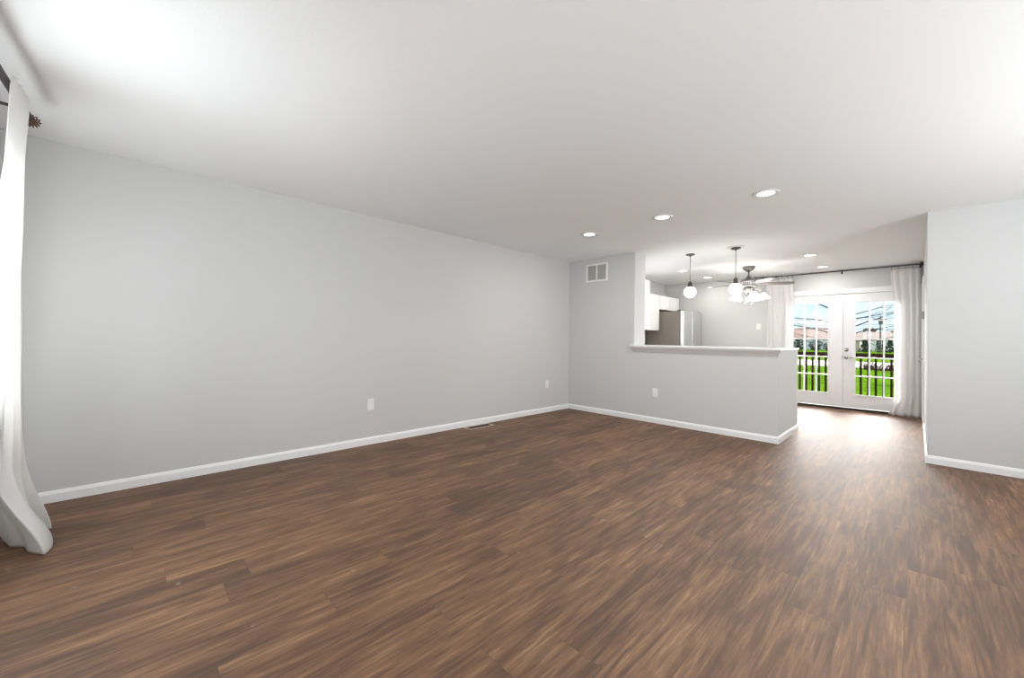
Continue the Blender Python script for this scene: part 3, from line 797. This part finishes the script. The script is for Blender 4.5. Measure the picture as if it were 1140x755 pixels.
def blob_tree(name, label, x, y, hgt, rad, m, group, conifer=True, seed=0):
    rnd = random.Random(seed)
    t = thing(name, label, 'tree' if conifer else 'shrub', (x, y, GZ), group)
    b = MB(); N = 160 if conifer else 120
    for k in range(N):
        f = rnd.random()
        if conifer: rr = rad * (1 - f * .8) * math.sqrt(rnd.random()); z = GZ + .15 + f * (hgt - .3)
        else:
            rr = rad * math.sqrt(max(.05, 1 - (2 * f - 1) ** 2)) * math.sqrt(rnd.random()); z = GZ + .1 + f * (hgt - .2)
        a = rnd.uniform(0, 2 * PI); s = rad * rnd.uniform(.16, .3)
        c = Vector((x + rr * math.cos(a), y + rr * math.sin(a), z))
        n1 = Vector((rnd.uniform(-1, 1), rnd.uniform(-1, 1), rnd.uniform(-.6, 1))).normalized(); e1 = n1.orthogonal().normalized(); e2 = n1.cross(e1)
        vs = [b.bm.verts.new(c + e1 * s * math.cos(q) + e2 * s * .6 * math.sin(q) + n1 * (.12 * s if i % 2 else -.12 * s)) for i, q in enumerate([2 * PI * i / 6 for i in range(6)])]
        tp = b.bm.verts.new(c + n1 * s * .35); bt = b.bm.verts.new(c - n1 * s * .35)
        for i in range(6): b.bm.faces.new((vs[i], vs[(i + 1) % 6], tp)); b.bm.faces.new((vs[(i + 1) % 6], vs[i], bt))
    b.build('foliage', m, t)
    MB().tube([(x, y, GZ), (x, y, GZ + hgt * .75)], [rad * .12, rad * .04], 8).build('trunk', BRANCH, t)
EV = 'evergreens on the lawn far outside the right door'
blob_tree('evergreen_tree', 'broad dark evergreen left of the white house front', -6.95, 100, 2.5, 1.0, EVERG, EV, seed=1)
blob_tree('evergreen_tree', 'narrow dark evergreen just left of the utility pole', -5.15, 100, 2.5, .5, EVERG, EV, seed=2)
blob_tree('evergreen_tree', 'narrow dark evergreen right of the utility pole', -4.35, 100, 2.5, .5, EVERG, EV, seed=3)
blob_tree('evergreen_tree', 'wide dark evergreen nearest the right drape', -3.4, 98, 2.6, .85, EVERG, EV, seed=4)
SH = 'dark shrubs before the rust roofed house'
blob_tree('garden_shrub', 'larger dark shrub with a small trunk, seen through left door glass', -17.2, 100, 2.5, 1.2, SHRUB, SH, False, 5)
blob_tree('garden_shrub', 'round dark shrub in the middle column of the left door glass', -15.0, 104, 2.3, 1.3, SHRUB, SH, False, 6)
blob_tree('garden_shrub', 'low dark shrub at the right column of the left door glass', -12.9, 106, 1.9, 1.2, SHRUB, SH, False, 7)

# dry stems at the near edge of the pavement
t = tag(MB().build('dry_stems', DRY), 'clump of dry brown stems at the pavement edge behind the railing', 'plant', kind='stuff')
b = MB(); rnd = random.Random(3)
for k in range(110):
    x = rnd.uniform(-2.35, -1.0) if k % 3 else rnd.uniform(-2.9, -.6); y = 33.5 + rnd.uniform(-.4, .4); h_ = rnd.uniform(.15, .42) if rnd.random() < .75 else rnd.uniform(.4, .65)
    b.tube([(x, y, GZ), (x + rnd.uniform(-.06, .06), y + rnd.uniform(-.05, .05), GZ + h_ * .6), (x + rnd.uniform(-.16, .16), y + rnd.uniform(-.1, .1), GZ + h_)], [.022, .018, .008], 5)
b.bm.to_mesh(t.data); b.bm.free(); t.data.materials.clear(); t.data.materials.append(DRY)

# utility pole with wires
px_, py_ = -4.75, 99.0
t = thing('utility_pole', 'utility pole with crossarm and transformer seen through the right door', 'pole', (px_, py_, GZ))
MB().tube([(px_, py_, GZ), (px_, py_, 6.3)], [.13, .09], 10).build('pole_shaft', POLE, t)
MB().box(px_ - .9, px_ + .9, py_ - .08, py_ + .08, 5.55, 5.72, None).build('crossarm', POLE, t)
MB().lathe([(0, 0), (.28, 0), (.3, .1), (.3, .6), (.2, .75), (0, .75)], (px_ + .05, py_ - .38, 4.75), 14).build('transformer', POLE, t)
def wire(label, z, y, sag, x0, x1, zz=0):
    pts = []
    for i in range(25):
        s = i / 24; x = x0 + (x1 - x0) * s; pts.append((x, y, z + zz * s - sag * 4 * s * (1 - s)))
    return tag(MB().tube(pts, .028, 6).build('overhead_wire', WIRE), label, 'wire', 'overhead wires on the utility pole')
wire('upper overhead wire running across the crossarm of the utility pole', 5.78, py_ - .02, .0, -40, 25)
wire('middle overhead wire just under the crossarm', 4.85, py_ + .35, .2, -40, 25)
wire('lowest overhead wire just above the far roofs', 4.15, py_ + .35, .3, -40, 25)

# bare tree whose trunk stands behind the door stiles
t = thing('bare_tree', 'leafless tree with long dark branches spreading across the sky', 'tree', (-2.62, 25, GZ))
rnd = random.Random(12)
def branch(p, d, length, rad, depth, b, up=.0):
    pts = [p]; rads = [rad]; n = 9; q = Vector(p); d = Vector(d).normalized()
    kids = []
    for i in range(n):
        d = (d + Vector((rnd.uniform(-.10, .10), rnd.uniform(-.08, .08), rnd.uniform(-.10, .10) + up))).normalized()
        q = q + d * (length / n); pts.append(q.copy()); rads.append(rad * (1 - .80 * (i + 1) / n))
        if depth > 0 and i >= 2 and rnd.random() < .62: kids.append((q.copy(), d.copy(), rads[-1], i))
    b.tube(pts, rads, 7)
    for (kp, kd, kr, i) in kids:
        s = rnd.choice((-1, 1))
        nd = (kd + Vector((rnd.uniform(-.2, .2), rnd.uniform(-.5, .5), s * rnd.uniform(.2, .5)))).normalized()
        branch(kp, nd, length * rnd.uniform(.25, .45), kr * .6, depth - 1, b, up)
MB().tube([(-2.62, 25, GZ - .05), (-2.60, 25, .5), (-2.63, 25, 1.6), (-2.60, 25.05, 2.8), (-2.64, 25, 4.2), (-2.6, 25, 6.0)], [.21, .17, .15, .13, .10, .05], 14).build('trunk', BRANCH, t)
lo = [(-1, .05, .28, 2.05, 2.6, .032), (-1, -.1, .34, 1.55, 2.4, .036), (-1, .2, .10, 1.80, 2.5, .026), (-1, 0, .26, 1.15, 2.3, .028), (-1, .3, .18, .95, 2.2, .024), (-1, -.2, .08, 1.30, 2.4, .024),
      (1, .05, .34, 1.75, 2.6, .038), (1, -.1, .24, 2.25, 2.4, .034), (1, .2, .20, 1.50, 2.5, .032), (1, 0, .12, 1.25, 2.3, .024), (1, .3, .40, 2.4, 2.4, .03),
      (-.9, .1, .55, 2.6, 2.8, .04), (.9, -.1, .6, 2.9, 2.8, .04), (-.7, .3, .8, 3.4, 2.5, .035), (.6, .2, .9, 3.8, 2.5, .035), (-.2, -.5, 1, 4.4, 2.2, .03), (.2, .6, 1, 4.9, 2.0, .03)]
for (dx, dy, dz, z, ln, rad) in lo:
    b = MB(); branch((-2.62, 25, z), (dx, dy, dz), ln, rad, 2, b, .004); b.build('branch', BRANCH, t)
# hazy line of bare trees far behind the houses
for i, (x, y, hh, rr, lab) in enumerate(((-24, 165, 5.6, 4.0, 'hazy brown bare tree crown behind the left end of the rust roof'), (-16.5, 170, 5.4, 3.6, 'hazy brown bare tree crown behind the right end of the rust roof'), (-10.5, 168, 6.6, 2.6, 'hazy brown bare tree crown behind the low tan house'), (-4.0, 172, 6.2, 2.8, 'hazy brown bare tree crown behind the gabled house'))):
    blob_tree('distant_tree', lab, x, y, hh, rr, CROWN, 'bare tree crowns on the skyline', False, 20 + i)
